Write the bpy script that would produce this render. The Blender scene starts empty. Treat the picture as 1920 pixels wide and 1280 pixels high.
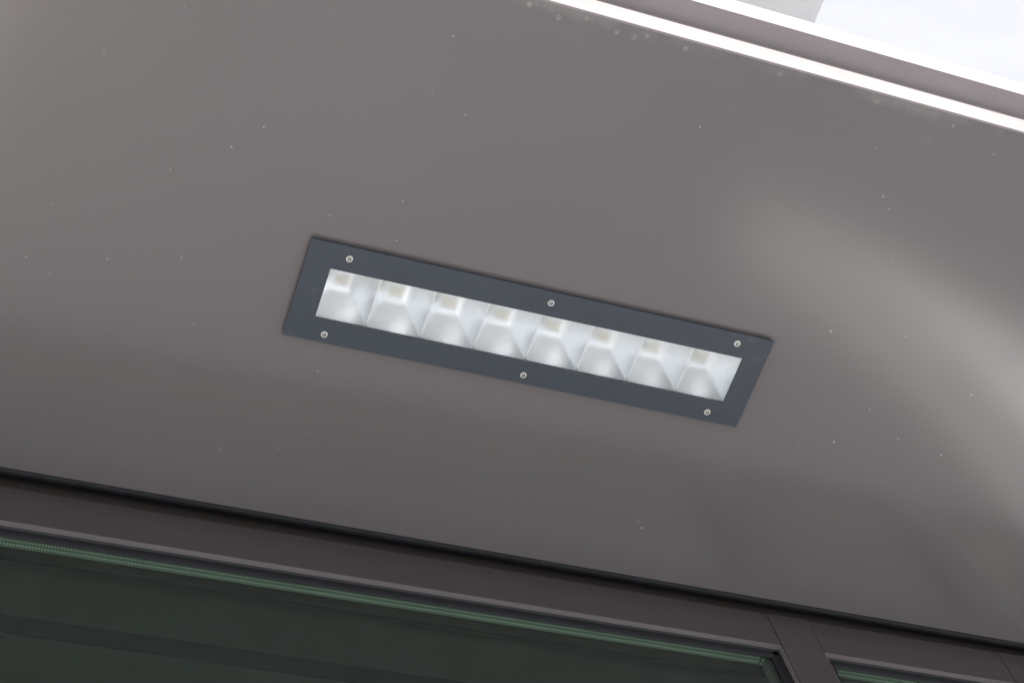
import bpy, bmesh, math, random
from mathutils import Matrix, Vector

random.seed(7)
scene = bpy.context.scene
COL = scene.collection

# ------------------------------------------------------------------ camera
EYE = 1.60                                   # eye height above the pavement
cam_data = bpy.data.cameras.new('camera')
cam = bpy.data.objects.new('camera', cam_data)
COL.objects.link(cam)
right = Vector((0.929981, -0.319857, -0.181184))
down = Vector((0.197005, 0.849766, -0.488964))
fwd = Vector((0.310363, 0.419033, 0.853280))
m3 = Matrix((right, -down, -fwd)).transposed()
cam.matrix_world = Matrix.Translation((0, 0, EYE)) @ m3.to_4x4()
cam_data.sensor_width = 36.0
cam_data.lens = 63.1
cam_data.clip_start = 0.01
cam_data.clip_end = 3000.0
scene.camera = cam

# ------------------------------------------------------------------ light
SUN = Vector((-0.30, -1.0, 0.392)).normalized()        # towards the sun
elev = math.asin(SUN.z)
azim = math.atan2(SUN.x, SUN.y)

world = bpy.data.worlds.new('World')
scene.world = world
world.use_nodes = True
wn, wl = world.node_tree.nodes, world.node_tree.links
wn.clear()
w_out = wn.new('ShaderNodeOutputWorld')
w_bg = wn.new('ShaderNodeBackground')
w_bg.inputs['Strength'].default_value = 0.10
w_sky = wn.new('ShaderNodeTexSky')
w_sky.sky_type = 'NISHITA'
w_sky.sun_disc = False
w_sky.sun_elevation = elev
w_sky.sun_rotation = azim
w_sky.air_density = 1.0
w_sky.dust_density = 1.5
# thin high cloud over the whole sky
w_tc = wn.new('ShaderNodeTexCoord')
w_map = wn.new('ShaderNodeMapping')
w_map.inputs['Scale'].default_value = (2.0, 5.0, 3.0)
w_map.inputs['Rotation'].default_value = (0.2, 0.1, 0.7)
w_noise = wn.new('ShaderNodeTexNoise')
w_noise.inputs['Scale'].default_value = 3.2
w_noise.inputs['Detail'].default_value = 9.0
w_noise.inputs['Roughness'].default_value = 0.58
w_noise.inputs['Distortion'].default_value = 0.6
w_ramp = wn.new('ShaderNodeMapRange')
w_ramp.inputs['From Min'].default_value = 0.30
w_ramp.inputs['From Max'].default_value = 0.70
w_ramp.inputs['To Min'].default_value = 0.80
w_ramp.inputs['To Max'].default_value = 0.99
w_mix = wn.new('ShaderNodeMix')
w_mix.data_type = 'RGBA'
w_mix.inputs['B'].default_value = (2.32, 2.30, 2.46, 1)
wl.new(w_tc.outputs['Generated'], w_map.inputs['Vector'])
wl.new(w_map.outputs['Vector'], w_noise.inputs['Vector'])
wl.new(w_noise.outputs['Fac'], w_ramp.inputs['Value'])
wl.new(w_ramp.outputs['Result'], w_mix.inputs['Factor'])
wl.new(w_sky.outputs['Color'], w_mix.inputs['A'])
wl.new(w_mix.outputs['Result'], w_bg.inputs['Color'])
wl.new(w_bg.outputs['Background'], w_out.inputs['Surface'])

sun_data = bpy.data.lights.new('sun', 'SUN')
sun_data.energy = 4.0
sun_data.angle = math.radians(0.53)
sun_data.color = (1.0, 0.965, 0.925)
sun = bpy.data.objects.new('sun', sun_data)
sun.location = (0, -6, 9)
sun.rotation_euler = SUN.to_track_quat('Z', 'Y').to_euler()
COL.objects.link(sun)

scene.view_settings.view_transform = 'Standard'
scene.view_settings.look = 'None'
scene.view_settings.gamma = 1.0
scene.view_settings.exposure = 2.15
scene.render.engine = 'CYCLES'
scene.cycles.max_bounces = 14
scene.cycles.diffuse_bounces = 6
scene.cycles.glossy_bounces = 8
scene.cycles.transmission_bounces = 12

# ------------------------------------------------------------------ helpers
def tag(o, label=None, cat=None, kind=None, group=None):
    if label: o['label'] = label
    if cat: o['category'] = cat
    if kind: o['kind'] = kind
    if group: o['group'] = group
    return o

def empty(name, loc, label, cat):
    o = bpy.data.objects.new(name, None)
    o.empty_display_size = 0.05
    o.location = loc
    COL.objects.link(o)
    return tag(o, label, cat)

def world_loc(o):
    v = Vector((0, 0, 0))
    while o is not None:
        v += o.location
        o = o.parent
    return v

def link_mesh(name, me, mat, parent=None, loc=(0, 0, 0)):
    o = bpy.data.objects.new(name, me)
    if mat is not None and not me.materials: me.materials.append(mat)
    o.location = loc
    if parent is not None: o.parent = parent
    COL.objects.link(o)
    return o

def finish(name, bm, mat, parent=None, bevel=0.0, smooth=False, segs=2):
    """bm in world coordinates; stored relative to the parent."""
    if bevel > 0:
        bmesh.ops.bevel(bm, geom=[e for e in bm.edges if e.is_manifold and e.calc_face_angle(0) > 0.6],
                        offset=bevel, segments=segs, affect='EDGES', profile=0.5, clamp_overlap=True)
    off = world_loc(parent) if parent is not None else Vector((0, 0, 0))
    bmesh.ops.translate(bm, verts=bm.verts, vec=-off)
    bmesh.ops.recalc_face_normals(bm, faces=bm.faces)
    if smooth:
        for f in bm.faces: f.smooth = True
        for e in bm.edges:
            if e.is_manifold and e.calc_face_angle(0) > 0.7: e.smooth = False
    me = bpy.data.meshes.new(name)
    bm.to_mesh(me); bm.free()
    return link_mesh(name, me, mat, parent)

def bm_box(bm, x0, x1, y0, y1, z0, z1):
    v = [bm.verts.new((x, y, z)) for z in (z0, z1) for y in (y0, y1) for x in (x0, x1)]
    for q in ((0, 2, 3, 1), (4, 5, 7, 6), (0, 1, 5, 4), (1, 3, 7, 5), (3, 2, 6, 7), (2, 0, 4, 6)):
        bm.faces.new([v[i] for i in q])
    return v

def box(name, b, mat, parent=None, bevel=0.0):
    bm = bmesh.new(); bm_box(bm, *b)
    return finish(name, bm, mat, parent, bevel)

def bm_prism(bm, prof, x0, x1, m0=0.0, m1=0.0):
    """profile of (y, z) swept along x"""
    a = [bm.verts.new((x0, y, z)) for y, z in prof]
    b = [bm.verts.new((x1, y, z)) for y, z in prof]
    n = len(prof)
    for i in range(n):
        j = (i + 1) % n
        bm.faces.new((a[i], a[j], b[j], b[i]))
    bm.faces.new(a[::-1]); bm.faces.new(b)

def prism(name, prof, x0, x1, mat, parent=None, bevel=0.0, smooth=False):
    bm = bmesh.new(); bm_prism(bm, prof, x0, x1)
    return finish(name, bm, mat, parent, bevel, smooth)

def bm_vprism(bm, prof, z0, z1):
    """profile of (x, y) swept along z"""
    a = [bm.verts.new((x, y, z0)) for x, y in prof]
    b = [bm.verts.new((x, y, z1)) for x, y in prof]
    n = len(prof)
    for i in range(n):
        j = (i + 1) % n
        bm.faces.new((a[i], a[j], b[j], b[i]))
    bm.faces.new(a[::-1]); bm.faces.new(b)

# ------------------------------------------------------------------ materials
class NT:
    def __init__(self, name):
        self.m = bpy.data.materials.new(name); self.m.use_nodes = True
        self.n = self.m.node_tree.nodes; self.l = self.m.node_tree.links
        self.b = self.n['Principled BSDF']
        self.tc = self.n.new('ShaderNodeTexCoord')
        self.geo = self.n.new('ShaderNodeNewGeometry')
        self.P = self.geo.outputs['Position']
    def set(self, **k):
        for a, v in k.items(): self.b.inputs[a.replace('_', ' ')].default_value = v
    def noise(self, scale, detail=4.0, rough=0.55, vec=None, dist=0.0):
        t = self.n.new('ShaderNodeTexNoise')
        t.inputs['Scale'].default_value = scale; t.inputs['Detail'].default_value = detail
        t.inputs['Roughness'].default_value = rough; t.inputs['Distortion'].default_value = dist
        self.l.new(vec if vec is not None else self.P, t.inputs['Vector'])
        return t.outputs['Fac']
    def mapping(self, scale, loc=(0, 0, 0)):
        t = self.n.new('ShaderNodeMapping')
        t.inputs['Scale'].default_value = scale; t.inputs['Location'].default_value = loc
        self.l.new(self.P, t.inputs['Vector']); return t.outputs['Vector']
    def rng(self, v, a, b, c, d, clamp=True):
        t = self.n.new('ShaderNodeMapRange'); t.clamp = clamp
        for i, x in zip(('From Min', 'From Max', 'To Min', 'To Max'), (a, b, c, d)): t.inputs[i].default_value = x
        self.l.new(v, t.inputs['Value']); return t.outputs['Result']
    def math(self, op, a, b=None):
        t = self.n.new('ShaderNodeMath'); t.operation = op
        for i, x in enumerate((a, b)):
            if x is None: continue
            if isinstance(x, (int, float)): t.inputs[i].default_value = x
            else: self.l.new(x, t.inputs[i])
        return t.outputs[0]
    def mix(self, fac, a, b):
        t = self.n.new('ShaderNodeMix'); t.data_type = 'RGBA'
        for s, x in (('Factor', fac), ('A', a), ('B', b)):
            if isinstance(x, (int, float)): t.inputs[s].default_value = x
            elif isinstance(x, tuple): t.inputs[s].default_value = x + (1,)
            else: self.l.new(x, t.inputs[s])
        return t.outputs['Result']
    def xyz(self):
        t = self.n.new('ShaderNodeSeparateXYZ'); self.l.new(self.P, t.inputs[0]); return t.outputs
    def voro(self, scale, vec=None):
        t = self.n.new('ShaderNodeTexVoronoi'); t.inputs['Scale'].default_value = scale
        self.l.new(vec if vec is not None else self.P, t.inputs['Vector']); return t
    def specks(self, scale, size, power, vec=None, keep=0.5):
        """sparse round specks of random size (size in cell units)"""
        v = self.voro(scale, vec)
        s = self.n.new('ShaderNodeSeparateColor'); self.l.new(v.outputs['Color'], s.inputs[0])
        r = self.math('MULTIPLY', self.math('POWER', s.outputs[0], power), size)
        on = self.math('LESS_THAN', s.outputs[1], keep)
        hit = self.rng(self.math('SUBTRACT', r, v.outputs['Distance']), 0.0, size * 0.35, 0.0, 1.0)
        return self.math('MULTIPLY', hit, on)
    def bump(self, h, strength, dist):
        t = self.n.new('ShaderNodeBump'); t.inputs['Strength'].default_value = strength
        t.inputs['Distance'].default_value = dist
        self.l.new(h, t.inputs['Height']); self.l.new(t.outputs['Normal'], self.b.inputs['Normal'])
    def color(self, c): self.l.new(c, self.b.inputs['Base Color'])
    def rough(self, c): self.l.new(c, self.b.inputs['Roughness'])

H = EYE + 1.7328            # soffit level
Y_OUT = 0.4618              # outer edge of the soffit
Y_IN = 1.1330               # inner edge of the soffit

TAUPE = (0.101, 0.0922, 0.0932)

def paint_material(name, base, rough, ior, dusty):
    t = NT(name)
    t.set(Roughness=rough, IOR=ior)
    tone = t.rng(t.noise(2.3, 3), 0.3, 0.7, 0.0, 1.0)
    c = t.mix(tone, tuple(x * 0.96 for x in base), tuple(x * 1.04 for x in base))
    if dusty:
        x, y, z = t.xyz()
        # pale dust specks, denser in patches
        dens = t.rng(t.noise(1.7, 2), 0.42, 0.62, 0.25, 1.0)
        f1 = t.math('MULTIPLY', t.specks(24, 0.052, 2.2, keep=0.6), dens)
        f2 = t.math('MULTIPLY', t.specks(75, 0.13, 2.4, keep=0.45), dens)
        f3 = t.specks(11, 0.016, 1.0, keep=0.6)
        pale = t.math('MINIMUM', t.math('ADD', t.math('ADD', f1, f2), f3), 0.75)
        c = t.mix(pale, c, (0.31, 0.298, 0.282))
        # dark specks and dried drops near the outer edge
        near = t.rng(y, Y_OUT, Y_OUT + 0.17, 1.0, 0.0)
        dk = t.math('MULTIPLY', t.specks(42, 0.085, 1.4, t.mapping((1, 1, 1), (3.3, 1.7, 0)), keep=0.7), near)
        c = t.mix(t.math('MULTIPLY', dk, 0.8), c, (0.055, 0.05, 0.048))
        v = t.voro(15, t.mapping((1, 1, 1), (0.31, 0.6, 0)))
        s = t.n.new('ShaderNodeSeparateColor'); t.l.new(v.outputs['Color'], s.inputs[0])
        rad = t.math('MULTIPLY', s.outputs[0], 0.11)
        ring = t.math('ABSOLUTE', t.math('SUBTRACT', v.outputs['Distance'], rad))
        ring = t.rng(ring, 0.0, 0.030, 0.26, 0.0)
        ring = t.math('MULTIPLY', ring, t.rng(y, Y_OUT + 0.005, Y_OUT + 0.05, 1.0, 0.0))
        ring = t.math('MULTIPLY', ring, t.rng(t.noise(90, 3), 0.4, 0.6, 0.2, 1.0))
        c = t.mix(ring, c, (0.42, 0.42, 0.40))
        drops = None
        for (dx, dy, dr) in ((0.553, 0.4765, 0.0030), (0.618, 0.4745, 0.0026), (0.697, 0.4725, 0.0030), (0.519, 0.4715, 0.0028),
                             (0.582, 0.4695, 0.0018), (0.638, 0.4755, 0.0034), (0.809, 0.4720, 0.0022), (0.652, 0.4700, 0.0020),
                             (0.93, 0.4730, 0.0026), (1.03, 0.4760, 0.0022), (0.40, 0.4735, 0.0030), (0.27, 0.4720, 0.0024)):
            vd = t.n.new('ShaderNodeVectorMath'); vd.operation = 'DISTANCE'
            jit = t.n.new('ShaderNodeVectorMath'); jit.operation = 'ADD'
            t.l.new(t.P, jit.inputs[0]); jit.inputs[1].default_value = (0, 0, 0)
            t.l.new(jit.outputs[0], vd.inputs[0]); vd.inputs[1].default_value = (dx, dy, H)
            rr = t.rng(t.math('ABSOLUTE', t.math('SUBTRACT', vd.outputs['Value'], dr * 0.6)), 0.0, dr * 0.6, 0.38, 0.0)
            drops = rr if drops is None else t.math('MAXIMUM', drops, rr)
        drops = t.math('MULTIPLY', drops, t.rng(t.noise(260, 3), 0.35, 0.6, 0.25, 1.0))
        c = t.mix(drops, c, (0.36, 0.37, 0.35))
        # lime run-back line along the drip edge
        edge = t.math('ADD', y, t.rng(t.noise(30, 6, vec=t.mapping((1, 0.05, 0))), 0.3, 0.7, -0.006, 0.006))
        lime = t.rng(edge, Y_OUT + 0.004, Y_OUT + 0.014, 1.0, 0.0)
        lime = t.math('MULTIPLY', lime, t.rng(t.noise(14, 4), 0.42, 0.62, 0.0, 0.14))
        c = t.mix(lime, c, (0.40, 0.40, 0.38))
        # scuffs: a faint wiped haze that changes the gloss a little
        t.rough(t.rng(t.noise(5.0, 5, 0.6, t.mapping((0.5, 1.8, 1))), 0.3, 0.7, rough * 0.93, rough * 1.10))
    else:
        stain = t.rng(t.noise(16, 6, 0.65, t.mapping((0.6, 2.0, 1.0))), 0.50, 0.72, 0.0, 0.22)
        c = t.mix(stain, c, tuple(x * 0.62 for x in base))
        pale = t.math('MINIMUM', t.specks(40, 0.05, 3.0, keep=0.3), 0.5)
        c = t.mix(pale, c, (0.40, 0.38, 0.36))
    t.color(c)
    t.bump(t.noise(420, 2), 0.05, 0.0004)
    return t.m

M = {}
M['soffit'] = paint_material('soffit_paint', TAUPE, 0.180, 1.60, True)
M['trim'] = paint_material('fascia_paint', (0.198, 0.179, 0.182), 0.38, 1.5, False)
M['bead'] = paint_material('bead_paint_lit', (0.125, 0.112, 0.114), 0.40, 1.5, False)  # lightened to paint in the light on the down-facing reveal
M['frame'] = paint_material('frame_paint_shaded', (0.044, 0.0375, 0.0375), 0.36, 1.5, False)  # darkened to paint in the shade on the frame face under the soffit

def simple(name, base, rough, metallic=0.0, ior=1.5, var=0.10, scale=30.0, bump=0.0):
    t = NT(name)
    t.set(Roughness=rough, Metallic=metallic, IOR=ior)
    n = t.rng(t.noise(scale, 5), 0.3, 0.7, 0.0, 1.0)
    t.color(t.mix(n, tuple(c * (1 - var) for c in base), tuple(min(1, c * (1 + var)) for c in base)))
    t.rough(t.rng(t.noise(scale * 1.7, 3), 0.3, 0.7, rough * 0.9, min(1, rough * 1.12)))
    if bump: t.bump(t.noise(scale * 6, 3), 0.2, bump)
    return t.m

M['rubber'] = simple('black_rubber', (0.006, 0.007, 0.009), 0.50, ior=1.36, var=0.2, scale=60)
M['foam'] = simple('brown_foam_tape', (0.013, 0.0095, 0.007), 0.9, var=0.3, scale=160, bump=0.001)
M['dark'] = simple('dark_cavity', (0.02, 0.018, 0.017), 0.9)
M['steel'] = simple('stainless_screw', (0.62, 0.61, 0.58), 0.38, metallic=0.8, scale=400)
M['recess'] = simple('screw_recess', (0.035, 0.03, 0.022), 0.6, metallic=0.0, scale=400)
M['reflector'] = simple('satin_reflector', (0.945, 0.965, 0.985), 0.32, metallic=1.0, var=0.02, scale=8)
M['housing'] = simple('white_housing', (0.72, 0.73, 0.73), 0.5)
M['led'] = simple('led_phosphor', (1.0, 0.97, 0.83), 0.5, var=0.0)
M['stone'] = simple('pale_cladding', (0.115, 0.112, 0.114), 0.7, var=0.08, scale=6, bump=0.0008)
M['bounce_stone'] = simple('bounce_cladding', (0.62, 0.60, 0.585), 0.7, var=0.06, scale=6, bump=0.0008)  # unseen left panels, whitened to brighten the soffit's left side by reflection
M['pavement'] = simple('concrete_paving', (0.43, 0.445, 0.465), 0.85, var=0.15, scale=2.0, bump=0.002)
M['white'] = simple('white_paint', (0.66, 0.67, 0.68), 0.55, var=0.03, scale=5)
M['streak_white'] = simple('streak_shape_paint', (0.88, 0.87, 0.865), 0.4, var=0.03, scale=5)  # for the added shape that mirrors as the soffit streak
M['room'] = simple('room_paint', (0.175, 0.19, 0.18), 0.8, var=0.10, scale=3)
M['edge_board'] = simple('edge_board_paint', (0.36, 0.20, 0.25), 0.6, var=0.05)  # added unseen board; colour offsets the green glass in its reflection
M['margin'] = simple('ceiling_margin', (0.175, 0.19, 0.18), 0.8, var=0.10)
M['back'] = simple('mauve_room_wall', (0.13, 0.085, 0.10), 0.8, var=0.08)
M['slot'] = simple('ceiling_slot', (0.05, 0.05, 0.05), 0.8)

# lamp plate: dark blue-grey powder coat with a few chips and smears
t = NT('plate_paint')
t.set(Roughness=0.42, IOR=1.45)
c = t.mix(t.rng(t.noise(60, 5), 0.3, 0.7, 0, 1), (0.031, 0.039, 0.050), (0.0355, 0.044, 0.056))
c = t.mix(t.math('MINIMUM', t.specks(46, 0.060, 3.0, keep=0.4), 0.45), c, (0.30, 0.32, 0.34))
smear = t.math('MULTIPLY', t.rng(t.noise(26, 4), 0.62, 0.74, 0, 1), t.rng(t.noise(240, 4), 0.45, 0.6, 0, 0.08))
c = t.mix(smear, c, (0.28, 0.28, 0.29))
t.color(c)
t.bump(t.noise(900, 2), 0.12, 0.0002)
M['plate'] = t.m

# glass
def glass(name, col, rough, ior=1.5):
    t = NT(name)
    t.set(Roughness=rough, IOR=ior, Transmission_Weight=1.0)
    sp = t.math('MINIMUM', t.specks(55, 0.03, 3.0, keep=0.25), 0.6)
    t.color(t.mix(0.5, col, col))
    return t.m
def thin_glass(name, col):
    t = NT(name); n, l = t.n, t.l
    n.remove(t.b)
    tr = n.new('ShaderNodeBsdfTransparent'); gl = n.new('ShaderNodeBsdfGlossy')
    gl.inputs['Roughness'].default_value = 0.0
    t.l.new(t.mix(t.rng(t.noise(9, 4), 0.3, 0.7, 0, 1), tuple(c * 0.97 for c in col), col), tr.inputs['Color'])
    fr = n.new('ShaderNodeFresnel'); 
    # same reflectance on the way in and on the way out of the pane
    l.new(t.rng(t.geo.outputs['Backfacing'], 0, 1, 1.5, 1 / 1.5), fr.inputs['IOR'])
    mx = n.new('ShaderNodeMixShader')
    l.new(fr.outputs[0], mx.inputs[0]); l.new(tr.outputs[0], mx.inputs[1]); l.new(gl.outputs[0], mx.inputs[2])
    l.new(mx.outputs[0], n['Material Output'].inputs['Surface'])
    return t.m
M['window_glass'] = thin_glass('green_window_glass', (0.855, 0.912, 0.876))
M['lamp_glass'] = glass('satin_lamp_glass', (0.985, 1.0, 1.0), 0.245)

# perforated aluminium spacer bar of the double glazing: two rows of pin holes
def spacer_material(axis):
    t = NT('spacer_bar_' + axis)
    t.set(Roughness=0.5)
    x, y, z = t.xyz()
    u = x if axis == 'x' else z
    f = t.math('FRACT', t.math('MULTIPLY', u, 1 / 0.0034))
    du = t.math('MULTIPLY', t.math('ABSOLUTE', t.math('SUBTRACT', f, 0.5)), 0.0034)
    dots = None
    for yc in (1.1700, 1.1752):
        dv = t.math('SUBTRACT', y, yc)
        d = t.math('SQRT', t.math('ADD', t.math('POWER', du, 2.0), t.math('MULTIPLY', dv, dv)))
        k = t.rng(d, 0.0007, 0.0012, 1.0, 0.0)
        dots = k if dots is None else t.math('MAXIMUM', dots, k)
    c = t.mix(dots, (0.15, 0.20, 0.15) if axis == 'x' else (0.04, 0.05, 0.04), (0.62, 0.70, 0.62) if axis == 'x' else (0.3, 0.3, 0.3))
    t.color(c)
    return t.m
M['spacer_x'] = spacer_material('x')
M['spacer_z'] = spacer_material('z')

# ------------------------------------------------------------------ setting
bm = bmesh.new()
S = 600.0
g = [bm.verts.new(p) for p in ((-S, -S, 0), (S, -S, 0), (S, S, 0), (-S, S, 0))]
bm.faces.new(g)
tag(finish('pavement', bm, M['pavement']), kind='structure')

XL, XR = -3.2, 4.6           # length of canopy and facade
YF = 1.150                   # face of the window frame
TILT = 0.0045                # the window head runs very slightly out of level

# facade cladding below and above the ribbon window
fac = empty('facade_wall', (0.7, YF, 0), 'pale stone clad facade wall above and below the ribbon window', 'wall')
Z_SILL = EYE + 1.372
ZC = EYE + 1.80               # ceiling of the room behind the glass
joints = [XL, -2.2, -1.07, -0.02, 1.03, 2.08, 3.13, XR]
for r, (za, zb) in enumerate(((0.0, 1.02), (1.026, 2.04), (2.046, Z_SILL), (EYE + 1.848, EYE + 3.60))):
    for xa, xb in zip(joints, joints[1:]):
        box('cladding_panel', (xa + 0.002, xb - 0.002, YF, YF + 0.04, za, zb), M['bounce_stone' if xb < 0.1 else 'stone'], fac, 0.002)
box('wall_core', (XL, XR, YF + 0.045, YF + 0.30, 0.0, Z_SILL - 0.02), M['dark'], fac)
box('wall_core', (XL, XR, YF + 0.045, YF + 0.30, ZC + 0.07, EYE + 3.60), M['dark'], fac)

# the room behind the glass: ceiling with a recessed slot
SLOT = (1.384, 1.415)
ceil = tag(box('ceiling', (XL, XR, SLOT[1], 4.5, ZC, ZC + 0.004), M['room']), kind='structure')
box('ceiling_margin', (XL, XR, YF + 0.035, SLOT[0], ZC, ZC + 0.004), M['margin'], ceil)
box('ceiling_slot', (XL, XR, SLOT[0] - 0.02, SLOT[1] + 0.02, ZC + 0.032, ZC + 0.05), M['slot'], ceil)
tag(box('roof_deck', (XL, XR, YF + 0.05, 4.6, EYE + 3.40, EYE + 3.55), M['dark']), kind='structure')
tag(box('wall_back', (XL, XR, 4.5, 4.6, 0, ZC + 0.05), M['back']), kind='structure')
tag(box('floor', (XL, XR, YF + 0.31, 4.5, 0.004, 0.03), M['slot']), kind='structure')
tag(box('wall_left', (XL - 0.1, XL, YF + 0.01, 4.6, 0, EYE + 3.6), M['room']), kind='structure')
tag(box('wall_right', (XR, XR + 0.1, YF + 0.01, 4.6, 0, EYE + 3.6), M['room']), kind='structure')

# white roof slab oversailing the facade high above
ZR = EYE + 3.60
roof = empty('roof_slab', (0, 0.9, ZR), 'pale grey underside of roof slab high above the canopy fascia', 'roof')
box('slab', (XL, 0.4751 * 3.60, 0.25, 1.75, ZR, ZR + 0.22), M['white'], roof, 0.006)

# ------------------------------------------------------------------ canopy
can = empty('canopy', (0.63, Y_IN, H), 'taupe painted metal canopy with flat soffit and stepped fascia', 'canopy')

# lamp geometry (plate face a little below the soffit)
PT = 0.0070                                   # plate face below the soffit
k = (1.7328 - PT) / 1.7328
LX0, LX1 = 0.3758 * k, 0.9356 * k
LY0, LY1 = 0.7803 * k, 0.9009 * k
WX0, WX1 = 0.4050 * k, 0.9072 * k             # light opening
WY0, WY1 = 0.8105 * k, 0.8722 * k

# soffit sheet with a cut-out for the luminaire, hemmed up at both edges
bm = bmesh.new()
hx0, hx1, hy0, hy1 = LX0 + 0.012, LX1 - 0.012, LY0 + 0.012, LY1 - 0.012
T = 0.0025
def ringrect(z):
    o = [bm.verts.new(p) for p in ((XL, Y_OUT, z), (XR, Y_OUT, z), (XR, Y_IN, z), (XL, Y_IN, z))]
    i = [bm.verts.new(p) for p in ((hx0, hy0, z), (hx1, hy0, z), (hx1, hy1, z), (hx0, hy1, z))]
    return o, i
o0, i0 = ringrect(H); o1, i1 = ringrect(H + T)
for j in range(4):
    n = (j + 1) % 4
    bm.faces.new((o0[j], o0[n], i0[n], i0[j]))
    bm.faces.new((o1[j], i1[j], i1[n], o1[n]))
    bm.faces.new((o0[j], o1[j], o1[n], o0[n]))
    bm.faces.new((i0[j], i0[n], i1[n], i1[j]))
finish('soffit_panel', bm, M['soffit'], can)
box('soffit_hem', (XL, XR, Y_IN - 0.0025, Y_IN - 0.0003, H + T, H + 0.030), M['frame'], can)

# stepped fascia: lower face, underside of the step, upper face
Z1 = EYE + 1.7918
Z2 = EYE + 1.8460
Y2 = 0.4357
prism('lower_fascia', [(Y_OUT - 0.0005, H - 0.0008), (Y_OUT + 0.002, H - 0.0008), (Y_OUT + 0.002, Z1 + 0.0), (Y_OUT - 0.0005, Z1 + 0.0)], XL, XR, M['trim'], can)
prism('upper_fascia', [(Y2, Z1), (Y_OUT + 0.002, Z1), (Y_OUT + 0.002, Z1 + 0.002), (Y2 + 0.002, Z1 + 0.002), (Y2 + 0.002, Z2), (Y2, Z2)], XL, XR, M['trim'], can)
box('top_sheet', (XL, XR, Y2 + 0.002, YF + 0.02, Z2 - 0.003, Z2 - 0.0005), M['trim'], can)
box('end_sheet', (XL - 0.003, XL, Y2, YF, H, Z2), M['trim'], can)
box('end_sheet', (XR, XR + 0.003, Y2, YF, H, Z2), M['trim'], can)
# rubber seal and foam tape closing the joint to the window head
bm = bmesh.new()
prof = [(1.1425 + 0.0085 * math.cos(a), H + 0.0125 + 0.0085 * math.sin(a)) for a in [i * math.tau / 14 for i in range(14)]]
bm_prism(bm, prof, XL, XR)
finish('rubber_seal', bm, M['rubber'], can, smooth=True)
box('foam_tape', (XL, XR, 1.1565, 1.172, H - 0.035, H + 0.05), M['foam'], can)

# ------------------------------------------------------------------ window
win = empty('ribbon_window', (0.6, YF, EYE + 1.46), 'taupe framed ribbon window with dark green double glazing under the canopy', 'window')
ZF1 = EYE + 1.7225        # top of frame
ZF0 = EYE + 1.6597        # underside of head rail
ZB = EYE + 1.3800         # top of bottom rail
YB = YF + 0.052
MULL = [(-1.55, -1.49), (1.0813, 1.1415), (1.4300, 1.4900), (3.40, 3.46)]
edges = [XL] + [v for p in MULL for v in p] + [XR]
bays = [(edges[i], edges[i + 1]) for i in range(0, len(edges), 2)]
g = 0.0004
for i, (xa, xb) in enumerate(bays):
    top = ZF1 - (0.0012 if i == 2 else 0.0)
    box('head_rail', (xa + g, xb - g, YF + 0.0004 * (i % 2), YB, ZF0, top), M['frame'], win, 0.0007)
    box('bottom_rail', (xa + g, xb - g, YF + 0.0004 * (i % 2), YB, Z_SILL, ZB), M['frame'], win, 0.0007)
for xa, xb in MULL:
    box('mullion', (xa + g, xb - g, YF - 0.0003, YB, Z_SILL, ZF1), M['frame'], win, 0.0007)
def gasket_profile(sgn, z):
    # (y, z): from the reveal down to the lip on the glass
    pts = [(YF + 0.0075, 0.0), (YF + 0.0072, -0.0020), (YF + 0.0088, -0.0036), (YF + 0.0088, -0.0105),
           (YF + 0.0102, -0.0138), (YF + 0.0122, -0.0146), (YF + 0.0122, 0.0)]
    return [(y, z + sgn * d) for y, d in pts]
for xa, xb in bays:
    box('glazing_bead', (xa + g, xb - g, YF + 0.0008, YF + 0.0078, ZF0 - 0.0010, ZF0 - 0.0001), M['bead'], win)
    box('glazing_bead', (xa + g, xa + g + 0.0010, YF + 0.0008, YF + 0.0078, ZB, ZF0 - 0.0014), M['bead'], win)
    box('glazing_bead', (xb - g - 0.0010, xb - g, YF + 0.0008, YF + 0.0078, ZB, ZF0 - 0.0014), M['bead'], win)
YG = 1.1622
for xa, xb in bays:
    gl = 0.0135
    prism('gasket', gasket_profile(1, ZF0), xa + g, xb - g, M['rubber'], win, smooth=True)
    prism('gasket', gasket_profile(-1, ZB), xa + g, xb - g, M['rubber'], win, smooth=True)
    for x, s in ((xa + g, 1), (xb - g, -1)):
        bm = bmesh.new()
        pr = [(x + s * -d, y) for y, d in gasket_profile(1, 0.0)]
        bm_vprism(bm, pr, ZB, ZF0)
        finish('gasket', bm, M['rubber'], win, smooth=True)
    # double glazing: outer pane, spacer frame, inner pane
    ga, gb = xa + 0.004, xb - 0.004
    box('glass_pane', (ga, gb, YG, YG + 0.004, ZB + 0.003, ZF0 - 0.0), M['window_glass'], win)
    box('glass_pane', (ga, gb, 1.1796, 1.1836, ZB + 0.003, ZF0 - 0.0), M['window_glass'], win)
    zs = EYE + 1.6525; zb = ZB + 0.010
    sx = 0.0185
    sp = box('spacer_bar', (xa + sx, xb - sx, 1.1664, 1.1794, zs, ZF0 + 0.002), M['spacer_x'], win)
    box('spacer_bar', (xa + sx, xb - sx, 1.1664, 1.1794, ZB, zb), M['spacer_x'], win)
    for x, s in ((xa, 1), (xb, -1)):
        q = sorted((x + s * 0.004, x + s * 0.0200))
        box('spacer_bar', (q[0], q[1], 1.1664, 1.1794, zb + 0.0005, zs - 0.0005), M['spacer_z'], win)
        # corner key of the spacer frame
        c = sorted((x + s * 0.0165, x + s * 0.0235))
        box('corner_key', (c[0], c[1], 1.1668, 1.1790, zs - 0.0035, zs - 0.0002), M['spacer_x'], win, 0.0012)
box('inner_frame', (XL, XR, 1.1842, 1.196, ZF0 - 0.002, ZF1), M['frame'], win)
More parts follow.
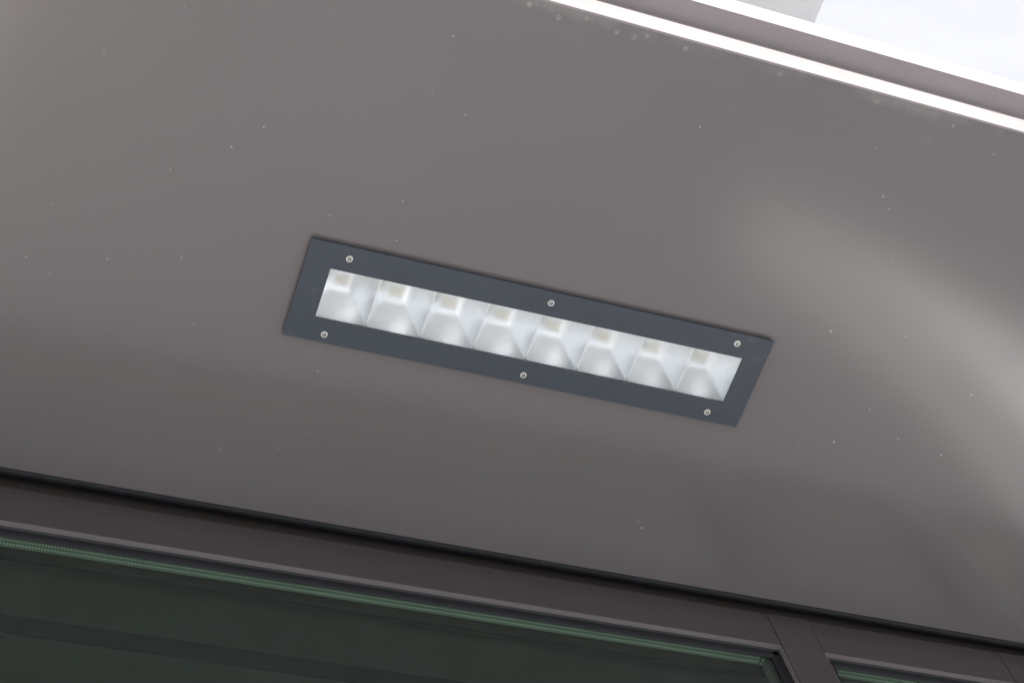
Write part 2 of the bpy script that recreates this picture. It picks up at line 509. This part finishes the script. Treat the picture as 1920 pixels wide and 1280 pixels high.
box('added_edge_board', (XL, XR, 1.187, 1.212, Z_SILL, EYE + 1.408), M['edge_board'], win, 0.002)  # unseen board added so the soffit mirrors a tonal edge
win.rotation_euler = (0, -TILT, 0)

# ------------------------------------------------------------------ luminaire
lum = empty('recessed_luminaire', ((LX0 + LX1) / 2, (LY0 + LY1) / 2, H),
            'recessed linear spotlight of eight reflector cells in dark blue grey screwed plate', 'ceiling light')
ZP0, ZP1 = H - PT, H - PT + 0.0030            # plate
bm = bmesh.new()
def ring(z, a, b):
    o = [bm.verts.new(p) for p in ((a[0], a[2], z), (a[1], a[2], z), (a[1], a[3], z), (a[0], a[3], z))]
    i = [bm.verts.new(p) for p in ((b[0], b[2], z), (b[1], b[2], z), (b[1], b[3], z), (b[0], b[3], z))]
    return o, i
def ring_solid(a, b, z0, z1):
    p, q = ring(z0, a, b); r, s = ring(z1, a, b)
    for j in range(4):
        n = (j + 1) % 4
        bm.faces.new((p[j], p[n], q[n], q[j])); bm.faces.new((r[j], s[j], s[n], r[n]))
        bm.faces.new((p[j], r[j], r[n], p[n])); bm.faces.new((q[j], q[n], s[n], s[j]))
outer = (LX0, LX1, LY0, LY1); inner = (WX0, WX1, WY0, WY1)
ring_solid(outer, inner, ZP0, ZP1)
finish('cover_plate', bm, M['plate'], lum, 0.0005)
bm = bmesh.new()
e = 0.0012
ring_solid((LX0 + e, LX1 - e, LY0 + e, LY1 - e), (WX0 - 0.009, WX1 + 0.009, WY0 - 0.009, WY1 + 0.009), ZP1, H)
finish('sealing_gasket', bm, M['rubber'], lum)
gx = 0.005
box('glass_pane', (WX0 - gx, WX1 + gx, WY0 - gx, WY1 + gx, ZP1 + 0.0001, ZP1 + 0.0035), M['lamp_glass'], lum)
DEP = 0.039
ZC0 = ZP1 + 0.0040                            # rim of the reflector cells
bm = bmesh.new()                              # tray: an open-bottomed box
hb = (hx0 + 0.001, hx1 - 0.001, hy0 + 0.001, hy1 - 0.001)
bm_box(bm, hb[0], hb[1], hb[2], hb[3], ZC0 + DEP + 0.003, ZC0 + DEP + 0.012)
for b in ((hb[0], hb[0] + 0.001, hb[2], hb[3]), (hb[1] - 0.001, hb[1], hb[2], hb[3]),
          (hb[0] + 0.001, hb[1] - 0.001, hb[2], hb[2] + 0.001), (hb[0] + 0.001, hb[1] - 0.001, hb[3] - 0.001, hb[3])):
    bm_box(bm, *b, ZC0, ZC0 + DEP + 0.003)
finish('housing', bm, M['housing'], lum)

PITCH = 0.0636 * k
CX0 = 0.4008 * k
CY = (WY0 + WY1) / 2
def cell_mesh():
    bm = bmesh.new()
    hx, hy = PITCH / 2 - 0.0007, (WY1 - WY0) / 2 + 0.0010
    r0 = 0.28
    N, K = 16, 8
    def pt(wall, i, j):
        u = i / N                              # 0 at the base, 1 at the rim
        r = r0 + (1 - r0) * (u ** 0.55)
        q = -1 + 2 * j / K
        rr = r + 0.05 * math.sin(math.pi * u) * (1 - q * q)    # walls bulge outwards a little
        x, y = ((q * r, -rr), (rr, q * r), (-q * r, rr), (-rr, -q * r))[wall]
        return (x * hx, y * hy, DEP * (1 - u))
    for w in range(4):
        grid = [[bm.verts.new(pt(w, i, j)) for j in range(K + 1)] for i in range(N + 1)]
        for i in range(N):
            for j in range(K):
                f = bm.faces.new((grid[i][j], grid[i][j + 1], grid[i + 1][j + 1], grid[i + 1][j]))
                f.smooth = True
    # folded rim
    a = [bm.verts.new((sx * hx, sy * hy, 0)) for sx, sy in ((-1, -1), (1, -1), (1, 1), (-1, 1))]
    b = [bm.verts.new((sx * (hx + 0.0007), sy * (hy + 0.0007), 0.0002)) for sx, sy in ((-1, -1), (1, -1), (1, 1), (-1, 1))]
    for j in range(4):
        bm.faces.new((a[j], b[j], b[(j + 1) % 4], a[(j + 1) % 4]))
    q = [bm.verts.new((sx * hx * r0 * 1.02, sy * hy * r0 * 1.02, DEP + 0.0001)) for sx, sy in ((-1, -1), (1, -1), (1, 1), (-1, 1))]
    bm.faces.new(q)
    me = bpy.data.meshes.new('reflector_cell'); bm.to_mesh(me); bm.free()
    me.materials.append(M['reflector']); return me
cell = cell_mesh()
bm = bmesh.new(); bm_box(bm, -0.0072, 0.0072, -0.0050, 0.0050, DEP - 0.0016, DEP)
bmesh.ops.recalc_face_normals(bm, faces=bm.faces)
led = bpy.data.meshes.new('led_chip'); bm.to_mesh(led); bm.free(); led.materials.append(M['led'])
LO = world_loc(lum)
for i in range(8):
    c = link_mesh('reflector_cell', cell, None, lum, Vector((CX0 + (i + 0.5) * PITCH, CY, ZC0)) - LO)
    link_mesh('led_chip', led, None, c)

# countersunk pin-torx screws
def screw_meshes():
    bm = bmesh.new()
    R, NS = 0.0041, 36
    def star(a, s): return s * (1 + 0.17 * math.cos(6 * a))
    o0 = []; o1 = []; i0 = []; i1 = []
    for n in range(NS):
        a = n * math.tau / NS
        o0.append(bm.verts.new((R * math.cos(a), R * math.sin(a), 0.0009)))
        o1.append(bm.verts.new(((R - 0.0004) * math.cos(a), (R - 0.0004) * math.sin(a), -0.0003)))
        r = star(a, 0.0021)
        i0.append(bm.verts.new((r * math.cos(a), r * math.sin(a), -0.0004)))
    for n in range(NS):
        m = (n + 1) % NS
        bm.faces.new((o0[n], o0[m], o1[m], o1[n])); bm.faces.new((o1[n], o1[m], i0[m], i0[n]))
    # centre pin
    pa = [bm.verts.new((0.00080 * math.cos(n * math.tau / 12), 0.00080 * math.sin(n * math.tau / 12), -0.0002)) for n in range(12)]
    pb = [bm.verts.new((0.00080 * math.cos(n * math.tau / 12), 0.00080 * math.sin(n * math.tau / 12), 0.0011)) for n in range(12)]
    bm.faces.new(pa)
    for n in range(12): bm.faces.new((pa[n], pa[(n + 1) % 12], pb[(n + 1) % 12], pb[n]))
    bmesh.ops.recalc_face_normals(bm, faces=bm.faces)
    head = bpy.data.meshes.new('screw'); bm.to_mesh(head); bm.free(); head.materials.append(M['steel'])
    bm = bmesh.new()
    a0 = [bm.verts.new((star(n * math.tau / NS, 0.0021) * math.cos(n * math.tau / NS), star(n * math.tau / NS, 0.0021) * math.sin(n * math.tau / NS), -0.0004)) for n in range(NS)]
    a1 = [bm.verts.new((v.co.x, v.co.y, 0.0010)) for v in a0]
    for n in range(NS): bm.faces.new((a0[n], a1[n], a1[(n + 1) % NS], a0[(n + 1) % NS]))
    bm.faces.new(a1)
    rec = bpy.data.meshes.new('drive_recess'); bm.to_mesh(rec); bm.free(); rec.materials.append(M['recess'])
    return head, rec
head, rec = screw_meshes()
for (x, y) in ((0.4217, 0.7944), (0.6578, 0.7939), (0.8921, 0.7932), (0.4209, 0.8904), (0.6577, 0.8899), (0.8921, 0.8886)):
    s = link_mesh('screw', head, None, lum, Vector((x * k, y * k, ZP0 - 0.0003)) - LO)
    s.rotation_euler = (0, 0, random.uniform(0, 1.0))
    link_mesh('drive_recess', rec, None, s)

# ------------------------------------------------------------------ unseen white shape, added so the soffit mirrors a bright streak
pts = [(1.655, 0.0), (1.655, -0.30), (1.650, -0.46), (1.615, -0.70), (1.555, -0.88), (1.485, -1.02), (1.42, -1.13), (1.40, -1.17),
       (1.44, -1.145), (1.53, -1.07), (1.64, -0.98), (1.76, -0.86), (1.90, -0.66), (1.97, -0.45), (2.00, -0.25), (2.02, 0.0)]
streak_obj = empty('streak_shape', (1.76, YF, H - 1.19), 'unseen white tapered shape added to mirror a bright streak in the soffit', 'added_shape')
bm = bmesh.new()
fa = [bm.verts.new((x, 1.03, H + z)) for x, z in pts]
fb = [bm.verts.new((x, YF, H + z)) for x, z in pts]
for i in range(len(pts)):
    j = (i + 1) % len(pts)
    bm.faces.new((fa[i], fa[j], fb[j], fb[i]))
bm.faces.new(fa); bm.faces.new(fb[::-1])
finish('streak_shape_web', bm, M['streak_white'], streak_obj, 0.004)
box('streak_shape_top', (1.645, 2.03, 1.02, YF, H - 0.006, H + 0.0005), M['streak_white'], streak_obj)
